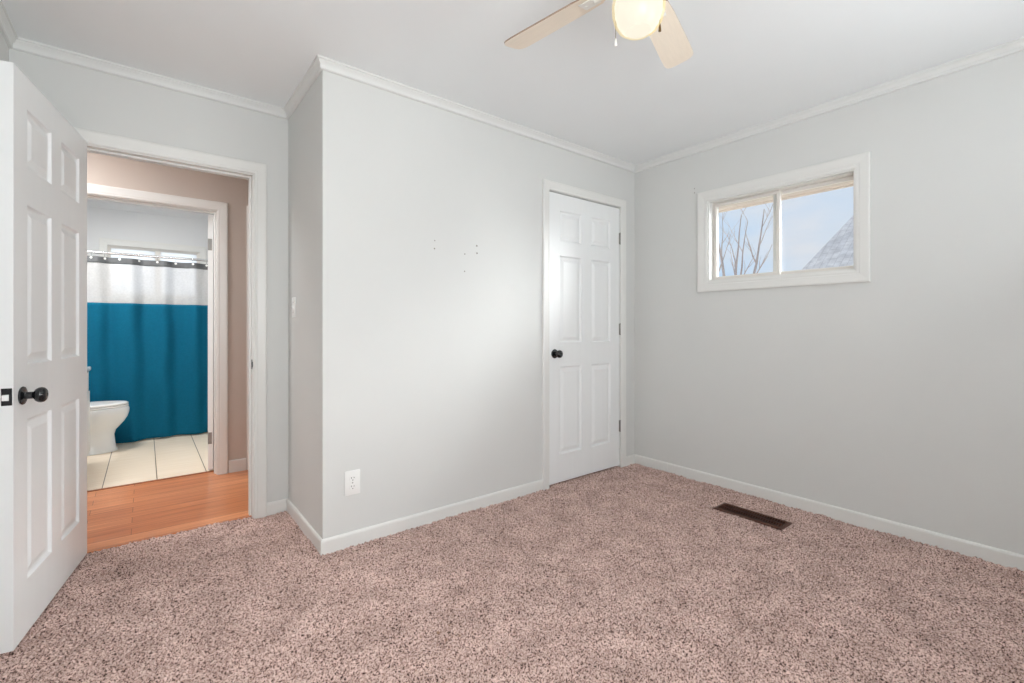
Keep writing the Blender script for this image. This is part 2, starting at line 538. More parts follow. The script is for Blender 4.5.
# hall and bath shells
BDX0, BDX1, BDH = -0.365, 0.424, 1.994   # bathroom door clear opening
D2X0 = 0.69                               # next door along the hall
bm = bmesh.new()
for s0, s1, z0, z1 in ((HXL, BDX0 - 0.02, -0.1, CEIL), (BDX1 + 0.02, D2X0 - 0.015, -0.1, CEIL), (BDX0 - 0.02, BDX1 + 0.02, BDH + 0.02, CEIL), (D2X0 - 0.015, D2X0 + 0.775, BDH + 0.02, CEIL), (D2X0 + 0.775, HXR, -0.1, CEIL)):
    box(bm, s0, s1, YH1, YH1 + 0.06, z0, z1)
struct('wall_hallway_far', bm, M_BEIGE)
struct('wall_hallway_left', boxes((HXL - 0.1, HXL, YC, YB0, -0.1, CEIL)), M_BEIGE)
struct('wall_hallway_right', boxes((HXR, HXR + 0.1, YC, YB0, -0.1, CEIL)), M_BEIGE)
struct('wall_bathroom_front', wall_with_hole('X', BXL, BXR, YH1 + 0.06, YB0, BDX0 - 0.02, BDX1 + 0.02, BDH + 0.02), M_BATHWALL)
struct('wall_bathroom_left', boxes((BXL - 0.1, BXL, YB0 - 0.055, YB1 + 0.1, -0.1, CEIL)), M_BATHWALL)
struct('wall_bathroom_right', boxes((BXR, BXR + 0.1, YB0 - 0.055, YB1 + 0.1, -0.1, CEIL)), M_BATHWALL)
BWX0, BWX1, BWZ0, BWZ1 = -0.318, 0.502, 1.44, 1.99
struct('wall_bathroom_back', wall_with_hole('X', BXL, BXR, YB1, YB1 + 0.1, BWX0, BWX1, BWZ1, BWZ0), M_BATHWALL)

# ------------------------------------------------------------------ crown, baseboards
CP = 0.034
crown_prof = [(0, CEIL), (CP, CEIL), (CP, CEIL - 0.009), (CP - 0.007, CEIL - 0.010), (CP - 0.008, CEIL - 0.015), (0.022, CEIL - 0.019), (0.017, CEIL - 0.025), (0.014, CEIL - 0.033), (0.0155, CEIL - 0.036), (0.0155, CEIL - 0.046), (0.011, CEIL - 0.050), (0, CEIL - 0.050)]
T3 = lambda p, hgt: (p.x, p.y, hgt)
loop = [(XL, YR), (XL, YC), (XS, YC), (XS, YA), (XR, YA), (XR, YR)]
names = ['crown_left', 'crown_doorway', 'crown_closet_side', 'crown_closet', 'crown_window', 'crown_rear']


def run(names, path, prof, m, closed, prefix_kind='structure'):
    """One board per segment of the path, mitred to its neighbours."""
    n = len(path)
    P = [Vector(p) for p in path]
    segs = n if closed else n - 1
    for s in range(segs):
        bm = bmesh.new()
        a, b_ = s, (s + 1) % n
        rings = []
        for i in (a, b_):
            first, lastp = (not closed and i == 0), (not closed and i == n - 1)
            d0 = (P[i] - P[i - 1]).normalized() if not first else (P[1] - P[0]).normalized()
            d1 = (P[(i + 1) % n] - P[i]).normalized() if not lastp else d0
            n0 = Vector((d0.y, -d0.x)); n1 = Vector((d1.y, -d1.x))
            mm = (n0 + n1).normalized(); k = 1 / max(0.2, mm.dot(n0))
            rings.append([bm.verts.new(T3(P[i] + mm * (o * k), hgt)) for o, hgt in prof])
        L = len(prof)
        for k in range(L):
            bm.faces.new((rings[0][k], rings[0][(k + 1) % L], rings[1][(k + 1) % L], rings[1][k]))
        bm.faces.new(rings[0]); bm.faces.new(rings[1])
        nm = names[s]
        o = obj(nm, bm, m)
        o['kind'] = 'structure'


run(['trim_%d' % (k + 2) for k in range(6)], loop, crown_prof, M_CROWN, True)
BH, BT = 0.067, 0.012
base_prof = [(0, -0.012), (BT, -0.012), (BT, BH - 0.012), (BT - 0.0015, BH - 0.006), (BT - 0.005, BH - 0.001), (BT - 0.008, BH), (0, BH)]
CAS = 0.067       # door casing width
run(['baseboard_doorway', 'baseboard_closet_side', 'baseboard_closet'], [(DX1 + CAS + 0.006, YC), (XS, YC), (XS, YA), (2.153, YA)], base_prof, M_TRIM, False)
run(['baseboard_corner', 'baseboard_window'], [(3.051, YA), (XR, YA), (XR, 2.070)], base_prof, M_TRIM, False)
run(['baseboard_window_long', 'baseboard_rear', 'baseboard_left', 'baseboard_doorway_left'], [(XR, 2.0685), (XR, YR), (XL, YR), (XL, YC), (DX0 - CAS - 0.006, YC)], base_prof, M_TRIM, False)
hb = [(0, -0.003), (0.012, -0.003), (0.012, 0.086), (0.008, 0.092), (0, 0.092)]
run(['baseboard_hallway'], [(0.503, YH1), (0.620, YH1)], hb, M_TRIM, False)
run(['baseboard_hallway_left'], [(HXL, YH1), (BDX0 - 0.09, YH1)], hb, M_TRIM, False)
# crown in the bathroom
run(['trim_8', 'trim_9', 'trim_10'], [(BXL, YB0), (BXL, YB1), (BXR, YB1), (BXR, YB0)],
    [(0, CEIL), (0.05, CEIL), (0.045, CEIL - 0.02), (0.02, CEIL - 0.055), (0.012, CEIL - 0.07), (0, CEIL - 0.07)], M_BATHWALL, False)


# ------------------------------------------------------------------ door casings and jambs
def casing(name, x0, x1, zt, y, w, sgn, legs=True, z0=-0.012, label=None, x1w=None):
    """U-shaped mitred casing around an opening in a wall of constant Y; sgn = -1 if the casing stands proud towards -Y."""
    prof = [(0, 0), (0, 0.010), (-0.006, 0.013), (-0.014, 0.0125), (-0.020, 0.0145), (-(w - 0.012), 0.018), (-(w - 0.004), 0.0175), (-w, 0.014), (-w, 0)]
    bm = bmesh.new()
    sweep_uv(bm, [(x0, z0), (x0, zt), (x1, zt), (x1, z0)], prof, lambda p, hgt: (p.x, y + sgn * hgt, p.y))
    return struct(name, bm, M_TRIM, label)


def jamb(name, x0, x1, zt, y0, y1, stop_y, z0=-0.012):
    bm = bmesh.new()
    box(bm, x0 - 0.019, x0, y0, y1, z0, zt)
    box(bm, x1, x1 + 0.019, y0, y1, z0, zt)
    box(bm, x0 - 0.019, x1 + 0.019, y0, y1, zt, zt + 0.019)
    a, b_ = stop_y
    box(bm, x0, x0 + 0.011, a, b_, z0, zt, bev=0.002)
    box(bm, x1 - 0.011, x1, a, b_, z0, zt, bev=0.002)
    box(bm, x0 + 0.011, x1 - 0.011, a, b_, zt - 0.011, zt, bev=0.002)
    return struct(name, bm, M_TRIM)


casing('trim_11', DX0 - 0.006, DX1 + 0.006, DH + 0.006, YC, CAS, -1)
j1 = jamb('trim_12', DX0, DX1, DH, YC, YH0, (YC + 0.040, YC + 0.075))
casing('trim_13', DX0 - 0.006, DX1 + 0.006, DH + 0.006, YH0, CAS, 1, z0=-0.002)
casing('trim_14', 2.2085, 2.9855, 2.0765, YA, 0.062, -1)
j2 = jamb('trim_15', 2.2045, 2.9895, 2.0735, YA, YA + 0.11, (YA + 0.042, YA + 0.075))
casing('trim_16', BDX0 - 0.006, BDX1 + 0.006, BDH + 0.006, YH1, 0.066, -1, z0=-0.002)
j3 = jamb('trim_17', BDX0, BDX1, BDH, YH1, YB0, (YH1 + 0.03, YH1 + 0.068), z0=-0.002)
casing('trim_18', BDX0 - 0.006, BDX1 + 0.006, BDH + 0.006, YB0, 0.06, 1, z0=0.0)
casing('trim_19', D2X0 + 0.002, D2X0 + 0.758, BDH + 0.006, YH1, 0.068, -1, z0=-0.002)

# strike plate on the bedroom jamb
bm = boxes((DX1 - 0.0015, DX1 + 0.001, YC + 0.006, YC + 0.034, 0.868, 0.925), bev=0.0006)
box(bm, DX1 - 0.004, DX1 + 0.001, YC - 0.002, YC + 0.008, 0.880, 0.913, bev=0.001)
obj('strike_plate', bm, M_BLACK, j1)


# ------------------------------------------------------------------ six-panel door
def panel_face(bm, us, zs, panels, y, sgn):
    """A door face on plane y (outward direction sgn along Y) with raised panels."""
    for i in range(len(us) - 1):
        for k in range(len(zs) - 1):
            u0, u1, z0, z1 = us[i], us[i + 1], zs[k], zs[k + 1]
            if (i, k) not in panels:
                bm.faces.new([bm.verts.new((u, y, z)) for u, z in ((u0, z0), (u1, z0), (u1, z1), (u0, z1))])
                continue
            steps = [(0, 0), (0.004, 0.001), (0.009, 0.0095), (0.014, 0.0120), (0.021, 0.0120), (0.044, 0.0030), (0.047, 0.0026)]
            rings = []
            for ins, dep in steps:
                yy = y - sgn * dep
                rings.append([bm.verts.new((u, yy, z)) for u, z in ((u0 + ins, z0 + ins), (u1 - ins, z0 + ins), (u1 - ins, z1 - ins), (u0 + ins, z1 - ins))])
            for A, B in zip(rings[:-1], rings[1:]):
                for q in range(4):
                    bm.faces.new((A[q], A[(q + 1) % 4], B[(q + 1) % 4], B[q]))
            bm.faces.new(rings[-1])


def door_bm(W, H, T, st=0.108, mid=0.100, low=0.780, up=1.560):
    pw = (W - 2 * st - mid) / 2
    us = [0, st, st + pw, st + pw + mid, W - st, W]
    k = H / 2.02
    zs = [0, 0.192 * k, low * k, 0.972 * k, up * k, 1.690 * k, 1.908 * k, H]
    panels = {(i, j) for i in (1, 3) for j in (1, 3, 5)}
    bm = bmesh.new()
    panel_face(bm, us, zs, panels, 0.0, -1)      # face y=0 looks to -Y
    panel_face(bm, us, zs, panels, T, 1)
    for a, b_ in (((0, 0), (0, H)), ((W, 0), (W, H)), ((0, 0), (W, 0)), ((0, H), (W, H))):
        bm.faces.new([bm.verts.new(p) for p in ((a[0], 0, a[1]), (b_[0], 0, b_[1]), (b_[0], T, b_[1]), (a[0], T, a[1]))])
    bmesh.ops.remove_doubles(bm, verts=bm.verts[:], dist=1e-5)
    return bm


def knob_bm(sgn, y):
    """Rosette, neck and ball knob standing out along Y."""
    bm = bmesh.new()
    pr = [(0.0, 0), (0.031, 0), (0.0325, 0.003), (0.031, 0.006), (0.024, 0.009), (0.0135, 0.011), (0.0125, 0.016), (0.0125, 0.030), (0.016, 0.034), (0.0225, 0.038), (0.0265, 0.045), (0.0275, 0.052), (0.0255, 0.059), (0.020, 0.064), (0.012, 0.0665), (0.006, 0.067), (0.0045, 0.0655), (0, 0.0655)]
    lathe(bm, [(r, y + sgn * h_) for r, h_ in pr], 32, 'Y')
    return bm


def add_knobs(door, u, z, T, sides=(-1, 1)):
    for s in sides:
        o = obj('door_knob', knob_bm(s, 0.0 if s < 0 else T), M_BLACK, door, smooth=True)
        o.location = (u, 0, z)
        o['label'] = 'round black door knob on a round rosette'


def hinge_bm(x, y, z, hgt=0.089):
    """Barrel of a hinge with two narrow leaf edges."""
    bm = bmesh.new()
    lathe(bm, [(0.0, z - 0.004), (0.004, z - 0.004), (0.0062, z), (0.0062, z + hgt), (0.004, z + hgt + 0.004), (0, z + hgt + 0.004)], 12, 'Z', (x, y, 0))
    box(bm, x - 0.012, x + 0.012, y + 0.003, y + 0.006, z, z + hgt)
    return bm


# bedroom door (open, swung a little past square)
DW, DHt, DT = 0.784, 2.015, 0.036
far = Vector((-0.224, 3.080)); near = Vector((-0.354, 2.310))
dirv = (near - far).normalized()
# local +X runs from hinge to latch edge, local -Y is the face seen from the room
ang = math.atan2(dirv.y, dirv.x)
bd = struct('door_1', door_bm(DW, DHt, DT), M_DOOR, 'white six-panel bedroom door standing open at the left of the picture', cat='door')
# face y=T looks to local +Y; with +X pointing at the camera, +Y points to +X world: shift so that this face lies on the measured line
lx = Vector((math.cos(ang), math.sin(ang))); ly = Vector((-lx.y, lx.x))
bd.location = (far.x - ly.x * DT, far.y - ly.y * DT, 0.008)
bd.rotation_euler = (0, 0, ang)
add_knobs(bd, DW - 0.064, 0.866, DT)
bm = boxes((DW - 0.001, DW + 0.0018, 0.006, DT - 0.003, 0.841, 0.900), bev=0.0008)
lp = obj('latch_plate', bm, M_BLACK, bd)
bm = bmesh.new()
vs = [bm.verts.new(p) for p in ((DW + 0.0015, 0.0105, 0.857), (DW + 0.0015, 0.0255, 0.857), (DW + 0.0015, 0.0255, 0.879), (DW + 0.0015, 0.0105, 0.879), (DW + 0.011, 0.0105, 0.859), (DW + 0.004, 0.0255, 0.859), (DW + 0.004, 0.0255, 0.877), (DW + 0.011, 0.0105, 0.877))]
for f in ((0, 1, 2, 3), (4, 5, 6, 7), (0, 1, 5, 4), (3, 2, 6, 7), (0, 3, 7, 4), (1, 2, 6, 5)):
    bm.faces.new([vs[i] for i in f])
obj('latch_bolt', bm, M_BRIGHT, lp)['label'] = 'bright metal latch bolt'
for z in (0.2, 0.96, 1.75):
    bm = bmesh.new()
    lathe(bm, [(0, z), (0.006, z), (0.006, z + 0.089), (0, z + 0.089)], 12, 'Z', (-0.004, -0.003, 0))
    obj('hinge', bm, M_STEEL, bd, smooth=True)

# closet door
CDW, CDH = 0.777, 2.055
cd = struct('door_2', door_bm(CDW, CDH, 0.036, low=0.812, up=1.592), M_DOOR, 'white six-panel closet door, closed, beside the window wall', cat='door')
cd.location = (2.2085, YA + 0.003, 0.011)
add_knobs(cd, 0.060, 0.918, 0.036, (-1,))
obj('latch_plate', boxes((-0.0025, 0.002, -0.0015, 0.012, 0.888, 0.946), bev=0.0006), M_SLOT, cd)
for z in (0.270, 1.045, 1.770):
    o = obj('hinge', hinge_bm(CDW + 0.0025, -0.0065, z), M_STEEL, cd, smooth=True)

# bathroom door, swung back into the bathroom: only its hinge edge shows
bdo = struct('door_3', door_bm(0.745, 1.975, 0.035), M_DOOR, 'white bathroom door swung back, only its hinge edge showing', cat='door')
a3 = math.radians(90 - 9)
# hinge on the right jamb at the bathroom side
bdo.location = (BDX1 - 0.010, YB0 + 0.004, 0.012)
bdo.rotation_euler = (0, 0, a3)
for z in (0.20, 1.70):
    o = obj('hinge', boxes((-0.0025, 0.0005, 0.008, 0.0345, z, z + 0.089), bev=0.0005), M_STEEL, bdo)

# next door along the hallway
d4 = struct('door_4', door_bm(0.75, 1.985, 0.035), M_DOOR)
d4.location = (D2X0 + 0.005, YH1 + 0.012, 0.01)

# ------------------------------------------------------------------ bedroom window
def rect_frame(bm, path, prof, to3d):
    sweep_uv(bm, path, prof, to3d, closed=True)


win = empty('window_1', (XR, (WY0 + WY1) / 2, WZ0))
win['kind'] = 'structure'
win['label'] = 'small white two-pane sliding window high on the grey wall'
win['category'] = 'window'
T_W = lambda p, d: (0 + d, p.x - (WY0 + WY1) / 2, p.y - WZ0)      # d along +X (outwards)
inner = [(WY0, WZ0), (WY0, WZ1), (WY1, WZ1), (WY1, WZ0)]          # clockwise seen with Y right: right-of-travel is inside
bm = bmesh.new()
cw = 0.069
rect_frame(bm, inner, [(0.004, 0), (0.004, -0.011), (-0.008, -0.014), (-0.018, -0.0135), (-0.022, -0.016), (-(cw - 0.008), -0.019), (-cw, -0.017), (-cw, 0)], T_W)
obj('window_casing', bm, M_TRIM, win)
bm = bmesh.new()
rect_frame(bm, inner, [(-0.001, 0), (0.012, 0), (0.012, 0.045), (-0.001, 0.045)], T_W)
obj('window_jamb', bm, M_TRIM, win)
bm = bmesh.new()
rect_frame(bm, inner, [(0, 0.045), (0.016, 0.045), (0.016, 0.052), (0.012, 0.054), (0.012, 0.072), (0.016, 0.075), (0.016, 0.12), (0, 0.12)], T_W)
obj('window_frame', bm, M_VINYL, win)
ym = 1.316
for k, (y0, y1, d0) in enumerate(((ym - 0.026, WY1 - 0.014, 0.058), (WY0 + 0.014, ym + 0.026, 0.086))):
    bm = bmesh.new()
    sp = [(y0, WZ0 + 0.018), (y0, WZ1 - 0.018), (y1, WZ1 - 0.018), (y1, WZ0 + 0.018)]
    rect_frame(bm, sp, [(0, d0), (0.016, d0), (0.022, d0 + 0.006), (0.022, d0 + 0.020), (0.016, d0 + 0.026), (0, d0 + 0.026)], T_W)
    s = obj('sash', bm, M_VINYL, win)
    yc = (WY0 + WY1) / 2
    obj('glass_pane', boxes((d0 + 0.011, d0 + 0.015, y0 + 0.019 - yc, y1 - 0.019 - yc, 0.018 + 0.024, WZ1 - WZ0 - 0.018 - 0.024)), M_GLASS, s)

# rear windows, unseen: left one assumed, right one added for fill; plain white frames
for k, (s0, s1) in enumerate(RW):
    w2 = empty('window_%d' % (k + 2), ((s0 + s1) / 2, YR, 0.80))
    w2['kind'] = 'structure'
    h_ = (s1 - s0) / 2
    bm = bmesh.new()
    for a0, a1, z0, z1 in ((-h_ - 0.07, h_ + 0.07, -0.07, 0.0), (-h_ - 0.07, h_ + 0.07, 1.25, 1.32), (-h_ - 0.07, -h_, 0, 1.25), (h_, h_ + 0.07, 0, 1.25), (-0.02, 0.02, 0, 1.25)):
        box(bm, a0, a1, 0.0, 0.018, z0, z1, bev=0.003)
    obj('window_frame', bm, M_TRIM, w2)

# bathroom window
w3 = empty('window_4', ((BWX0 + BWX1) / 2, YB1, BWZ0))
w3['kind'] = 'structure'
w3['label'] = 'white bathroom window glowing behind the shower curtain'
w3['category'] = 'window'
xc = (BWX0 + BWX1) / 2
T_B = lambda p, d: (p.x - xc, d, p.y - BWZ0)
inner = [(BWX0, BWZ0), (BWX0, BWZ1), (BWX1, BWZ1), (BWX1, BWZ0)]
bm = bmesh.new()
rect_frame(bm, inner, [(0.004, 0), (0.004, -0.012), (-0.05, -0.018), (-0.062, -0.016), (-0.062, 0)], T_B)
obj('window_casing', bm, M_TRIM, w3)
bm = bmesh.new()
rect_frame(bm, inner, [(-0.001, 0), (0.03, 0.02), (0.03, 0.09), (-0.001, 0.09)], T_B)
box(bm, 0.085 - xc, 0.135 - xc, 0.025, 0.085, 0.0, BWZ1 - BWZ0, bev=0.003)
obj('window_frame', bm, M_VINYL, w3)
for x0, x1 in ((BWX0 + 0.028, 0.09), (0.13, BWX1 - 0.028)):
    obj('glass_pane', boxes((x0 - xc, x1 - xc, 0.05, 0.054, 0.028, BWZ1 - BWZ0 - 0.028)), M_FROST, w3)

# ------------------------------------------------------------------ eave, outdoors
struct('trim_20', boxes((XR + 0.16, 3.80, -1.5, 4.2, 2.10, 2.122), (3.80, 3.82, -1.5, 4.2, 2.085, 2.25)), M_SOFFIT, 'tan eave soffit above the window outside', cat='eave')


# ------------------------------------------------------------------ carpet
def carpet():
    st = 0.0046
    xs = np.arange(XL, XR + st * 0.5, st)
    ys = np.arange(YR, YC + 0.036, st)
    nx, ny = len(xs), len(ys)
    rng = np.random.default_rng(7)
    hgt = rng.normal(0, 1, (ny, nx))
    sm = hgt + 0.45 * (np.roll(hgt, 1, 0) + np.roll(hgt, 1, 1) + np.roll(hgt, -1, 0) + np.roll(hgt, -1, 1))
    sm /= sm.std()
    X, Y = np.meshgrid(xs, ys)
    X = X + rng.uniform(-1, 1, X.shape) * st * 0.38
    Y = Y + rng.uniform(-1, 1, X.shape) * st * 0.38
    low = np.zeros_like(X)
    for k in range(14):
        a = rng.uniform(0, 2 * PI); fq = rng.uniform(4, 22); ph = rng.uniform(0, 2 * PI)
        low += np.sin((X * math.cos(a) + Y * math.sin(a)) * fq + ph)
    Z = -0.004 + 0.0036 * sm + 0.0008 * low
    Z = np.minimum(Z, 0.006)
    Z[-1, :] = -0.012
    Z[-2, :] = np.minimum(Z[-2, :], -0.004)
    co = np.stack([X, Y, Z], -1).reshape(-1, 3).astype(np.float32)
    idx = np.arange(nx * ny).reshape(ny, nx)
    q = np.stack([idx[:-1, :-1], idx[:-1, 1:], idx[1:, 1:], idx[1:, :-1]], -1)
    cx = (xs[:-1] + st / 2)[None, :]; cy = (ys[:-1] + st / 2)[:, None]
    keep = ~((cx > XS + 0.004) & (cy > YA + 0.05)) & ~((cy > YC + 0.0) & ((cx < DX0 - 0.004) | (cx > DX1 + 0.004)))
    keep &= ~((np.abs(cx - 2.815) < 0.058) & (np.abs(cy - 1.281) < 0.185))
    seen = (cx * math.cos(math.radians(YAW)) + cy * math.sin(math.radians(YAW))) > 1.2
    q = q[keep & seen].reshape(-1, 4)
    cs = 5                                   # every fifth row and column where the camera never looks
    qc = np.stack([idx[:-cs:cs, :-cs:cs], idx[:-cs:cs, cs::cs], idx[cs::cs, cs::cs], idx[cs::cs, :-cs:cs]], -1)
    cxc = ((xs[:-cs:cs] + xs[cs::cs]) / 2)[None, :]; cyc = ((ys[:-cs:cs] + ys[cs::cs]) / 2)[:, None]
    near_ = ((cxc * math.cos(math.radians(YAW)) + cyc * math.sin(math.radians(YAW))) < 1.22) & (cyc < YC - 0.03)
    q = np.concatenate([q, qc[near_].reshape(-1, 4)])
    used = np.unique(q)
    remap = np.full(nx * ny, -1); remap[used] = np.arange(len(used))
    q = remap[q]; co = co[used]
    me = bpy.data.meshes.new('carpet')
    me.vertices.add(len(co)); me.vertices.foreach_set('co', co.ravel())
    me.loops.add(q.size); me.loops.foreach_set('vertex_index', q.ravel().astype(np.int32))
    me.polygons.add(len(q))
    me.polygons.foreach_set('loop_start', np.arange(0, q.size, 4, dtype=np.int32))
    me.polygons.foreach_set('loop_total', np.full(len(q), 4, dtype=np.int32))
    me.update(calc_edges=True)
    me.materials.append(M_CARPET)
    o = bpy.data.objects.new('carpet', me)
    COL.objects.link(o)
    return o


tag(carpet(), 'pinkish beige heathered cut-pile carpet covering the bedroom floor', 'carpet', kind='stuff')

# ------------------------------------------------------------------ floor vent
fv = empty('floor_vent', (2.815, 1.281, 0.003))
tag(fv, 'long brown slotted floor vent set into the carpet near the window wall', 'vent')
HL, HW = 0.198, 0.070
bm = bmesh.new()
sweep_uv(bm, [(-0.052, -0.178), (-0.052, 0.178), (0.052, 0.178), (0.052, -0.178)],
         [(0, -0.010), (0, 0.003), (-0.006, 0.0055), (-0.018, 0.002), (-0.018, -0.004), (-0.004, -0.010)],
         lambda p, h_: (p.x, p.y, h_), closed=True)
obj('frame', bm, M_VENT, fv)
bm = bmesh.new()
for k in range(25):
    y = -0.171 + k * 0.342 / 24
    vs = [(-0.053, y - 0.0012, 0.003), (0.053, y - 0.0012, 0.003), (0.053, y + 0.0010, 0.003), (-0.053, y + 0.0010, 0.003), (-0.053, y + 0.001, -0.010), (0.053, y + 0.001, -0.010), (0.053, y + 0.003, -0.010), (-0.053, y + 0.003, -0.010)]
    v = [bm.verts.new(p) for p in vs]
    for f in ((0, 1, 2, 3), (4, 5, 6, 7), (0, 1, 5, 4), (2, 3, 7, 6), (0, 3, 7, 4), (1, 2, 6, 5)):
        bm.faces.new([v[i] for i in f])
box(bm, -0.0025, 0.0025, -0.176, 0.176, -0.008, 0.0035)
obj('louvers', bm, M_VENT, fv)
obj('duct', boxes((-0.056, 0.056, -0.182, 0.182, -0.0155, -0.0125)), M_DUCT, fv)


# ------------------------------------------------------------------ outlet and switch
def outlet():
    r = empty('wall_outlet', (0.836, YA, 0.318))
    tag(r, 'white duplex wall outlet low on the closet wall near the outside corner', 'outlet')
    bm = boxes((-0.040, 0.040, -0.006, 0.0, -0.0625, 0.0625), bev=0.0028)
    obj('cover_plate', bm, M_PLASTIC, r, smooth=True)
    for z in (0.0215, -0.0215):
        bm = bmesh.new()
        n = 24
        ring = []
        for k in range(n):
            a = 2 * PI * k / n
            x, zz = 0.0172 * math.cos(a), 0.0172 * math.sin(a)
            ring.append((x, max(-0.0135, min(0.0135, zz))))
        A = [bm.verts.new((x, -0.004, z + zz)) for x, zz in ring]
        B = [bm.verts.new((x * 0.97, -0.0085, z + zz * 0.97)) for x, zz in ring]
        for k in range(n):
            bm.faces.new((A[k], A[(k + 1) % n], B[(k + 1) % n], B[k]))
        bm.faces.new(B)
        s = obj('socket', bm, M_PLASTIC, r)
        bm = bmesh.new()
        for x, h_ in ((-0.0065, 0.0040), (0.0065, 0.0033)):
            box(bm, x - 0.0013, x + 0.0013, -0.0088, -0.008, z + 0.0045 - h_, z + 0.0045 + h_)
        lathe(bm, [(0, -0.0088), (0.0026, -0.0088), (0.0026, -0.008), (0, -0.008)], 12, 'Y', (0, 0, z - 0.0075))
        obj('slots', bm, M_SLOT, s)
    bm = bmesh.new()
    lathe(bm, [(0, -0.0075), (0.003, -0.007), (0.0034, -0.0055), (0, -0.005)], 14, 'Y')
    obj('screw', bm, M_STEEL, r, smooth=True)


def switch():
    r = empty('light_switch', (XS, 2.943, 1.233))
    tag(r, 'white toggle light switch on the shaded side of the closet corner', 'light switch')
    obj('cover_plate', boxes((-0.006, 0, -0.036, 0.036, -0.0595, 0.0595), bev=0.0028), M_PLASTIC, r, smooth=True)
    bm = bmesh.new()
    v = [bm.verts.new(p) for p in ((-0.005, -0.005, -0.012), (-0.005, 0.005, -0.012), (-0.005, 0.005, 0.012), (-0.005, -0.005, 0.012), (-0.014, -0.004, 0.006), (-0.014, 0.004, 0.006), (-0.012, 0.004, 0.012), (-0.012, -0.004, 0.012))]
    for f in ((0, 1, 2, 3), (4, 5, 6, 7), (0, 1, 5, 4), (2, 3, 7, 6), (0, 3, 7, 4), (1, 2, 6, 5)):
        bm.faces.new([v[i] for i in f])
    obj('toggle', bm, M_PLASTIC, r)
    for z in (-0.03, 0.03):
        bm = bmesh.new()
        lathe(bm, [(0, -0.0075), (0.003, -0.007), (0.0034, -0.0055), (0, -0.005)], 14, 'X', (0, 0, z))
        obj('screw', bm, M_STEEL, r, smooth=True)


outlet()
switch()

# nail holes left in the walls
def holes(parent, pts, axis):
    for a, z, r in pts:
        bm = bmesh.new()
        if axis == 'Y':
            lathe(bm, [(0, YA - 0.0006), (r * 0.7, YA - 0.0008), (r, YA - 0.0002), (r, YA + 0.001), (0, YA + 0.001)], 10, 'Y', (a, 0, z))
        else:
            lathe(bm, [(0, XR - 0.0006), (r * 0.7, XR - 0.0008), (r, XR - 0.0002), (r, XR + 0.001), (0, XR + 0.001)], 10, 'X', (0, a, z))
        obj('nail_hole', bm, mat('bare_gypsum_mark', srgb(150, 146, 140), 0.9, noise=0.1), parent)


def at_closet(u, v):
    a = (u - 512) / FPX; b_ = (HOR - v) / FPX; t_ = math.radians(YAW)
    d = Vector((a * math.sin(t_) + math.cos(t_), -a * math.cos(t_) + math.sin(t_), b_))
    s = YA / d.y
    return d.x * s, EYE + d.z * s


holes(w_closet, [(*at_closet(u, v), r) for u, v, r in ((434.8, 240.6, .004), (434.5, 248.6, .005), (464.8, 254, .0045), (464.6, 271.3, .0045), (476.8, 245.8, .006), (477, 253.2, .006))], 'Y')
holes(w_window, [(1.853, 2.137, 0.004), (1.853, 2.106, 0.004)], 'X')

# ------------------------------------------------------------------ ceiling fan
FX, FY = 1.21, 0.895
fan = empty('ceiling_fan', (FX, FY, CEIL))
tag(fan, 'white ceiling fan with cream blades and a lit glass globe', 'ceiling fan')
ZB = -0.22            # blade plane below ceiling
bm = bmesh.new()
lathe(bm, [(0, 0), (0.085, 0), (0.088, -0.01), (0.088, -0.05), (0.100, -0.065), (0.125, -0.085), (0.130, -0.11), (0.130, -0.165), (0.120, -0.19), (0.095, -0.205), (0.060, -0.215), (0, -0.215)], 40)
obj('motor_housing', bm, M_FANBODY, fan, smooth=True)
bm = bmesh.new()
lathe(bm, [(0, -0.214), (0.055, -0.214), (0.066, -0.225), (0.068, -0.255), (0.062, -0.275), (0.058, -0.290), (0, -0.290)], 36)
obj('light_fitter', bm, M_FANBODY, fan, smooth=True)
bm = bmesh.new()
GL0 = [(0.056, -0.276), (0.062, -0.290), (0.076, -0.318), (0.0815, -0.345), (0.080, -0.372), (0.073, -0.398), (0.062, -0.416), (0.046, -0.428), (0.024, -0.434), (0, -0.436)]
GL = [(r_ * 1.0, z_ + 0.030) for r_, z_ in GL0]
lathe(bm, GL, 44)
gl_ = obj('glass_globe', bm, M_SHELL, fan, smooth=True)  # added shell for the rim glow; the liner is the lit globe
bm = bmesh.new()
lathe(bm, [(max(0, r - 0.0085), z + (0.0085 if r < 0.05 and z < -0.4 else 0)) for r, z in GL], 44)
obj('frosted_liner', bm, M_GLOBE, gl_, smooth=True)


def blade():
    """One blade reaching out along +X, pitched about its own axis."""
    us = [0.155, 0.17, 0.24, 0.34, 0.44, 0.515, 0.538, 0.551, 0.559, 0.562]
    hw = [0.036, 0.046, 0.052, 0.055, 0.058, 0.059, 0.057, 0.051, 0.040, 0.022]
    T = 0.0055
    bm = bmesh.new()
    outl = [(u, w) for u, w in zip(us, hw)] + [(u, -w) for u, w in reversed(list(zip(us, hw)))]
    top = [bm.verts.new((u, w, T / 2)) for u, w in outl]
    bot = [bm.verts.new((u, w, -T / 2)) for u, w in outl]
    bm.faces.new(top); bm.faces.new(bot)
    n = len(outl)
    for k in range(n):
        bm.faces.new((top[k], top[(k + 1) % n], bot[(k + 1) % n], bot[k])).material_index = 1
    return bm


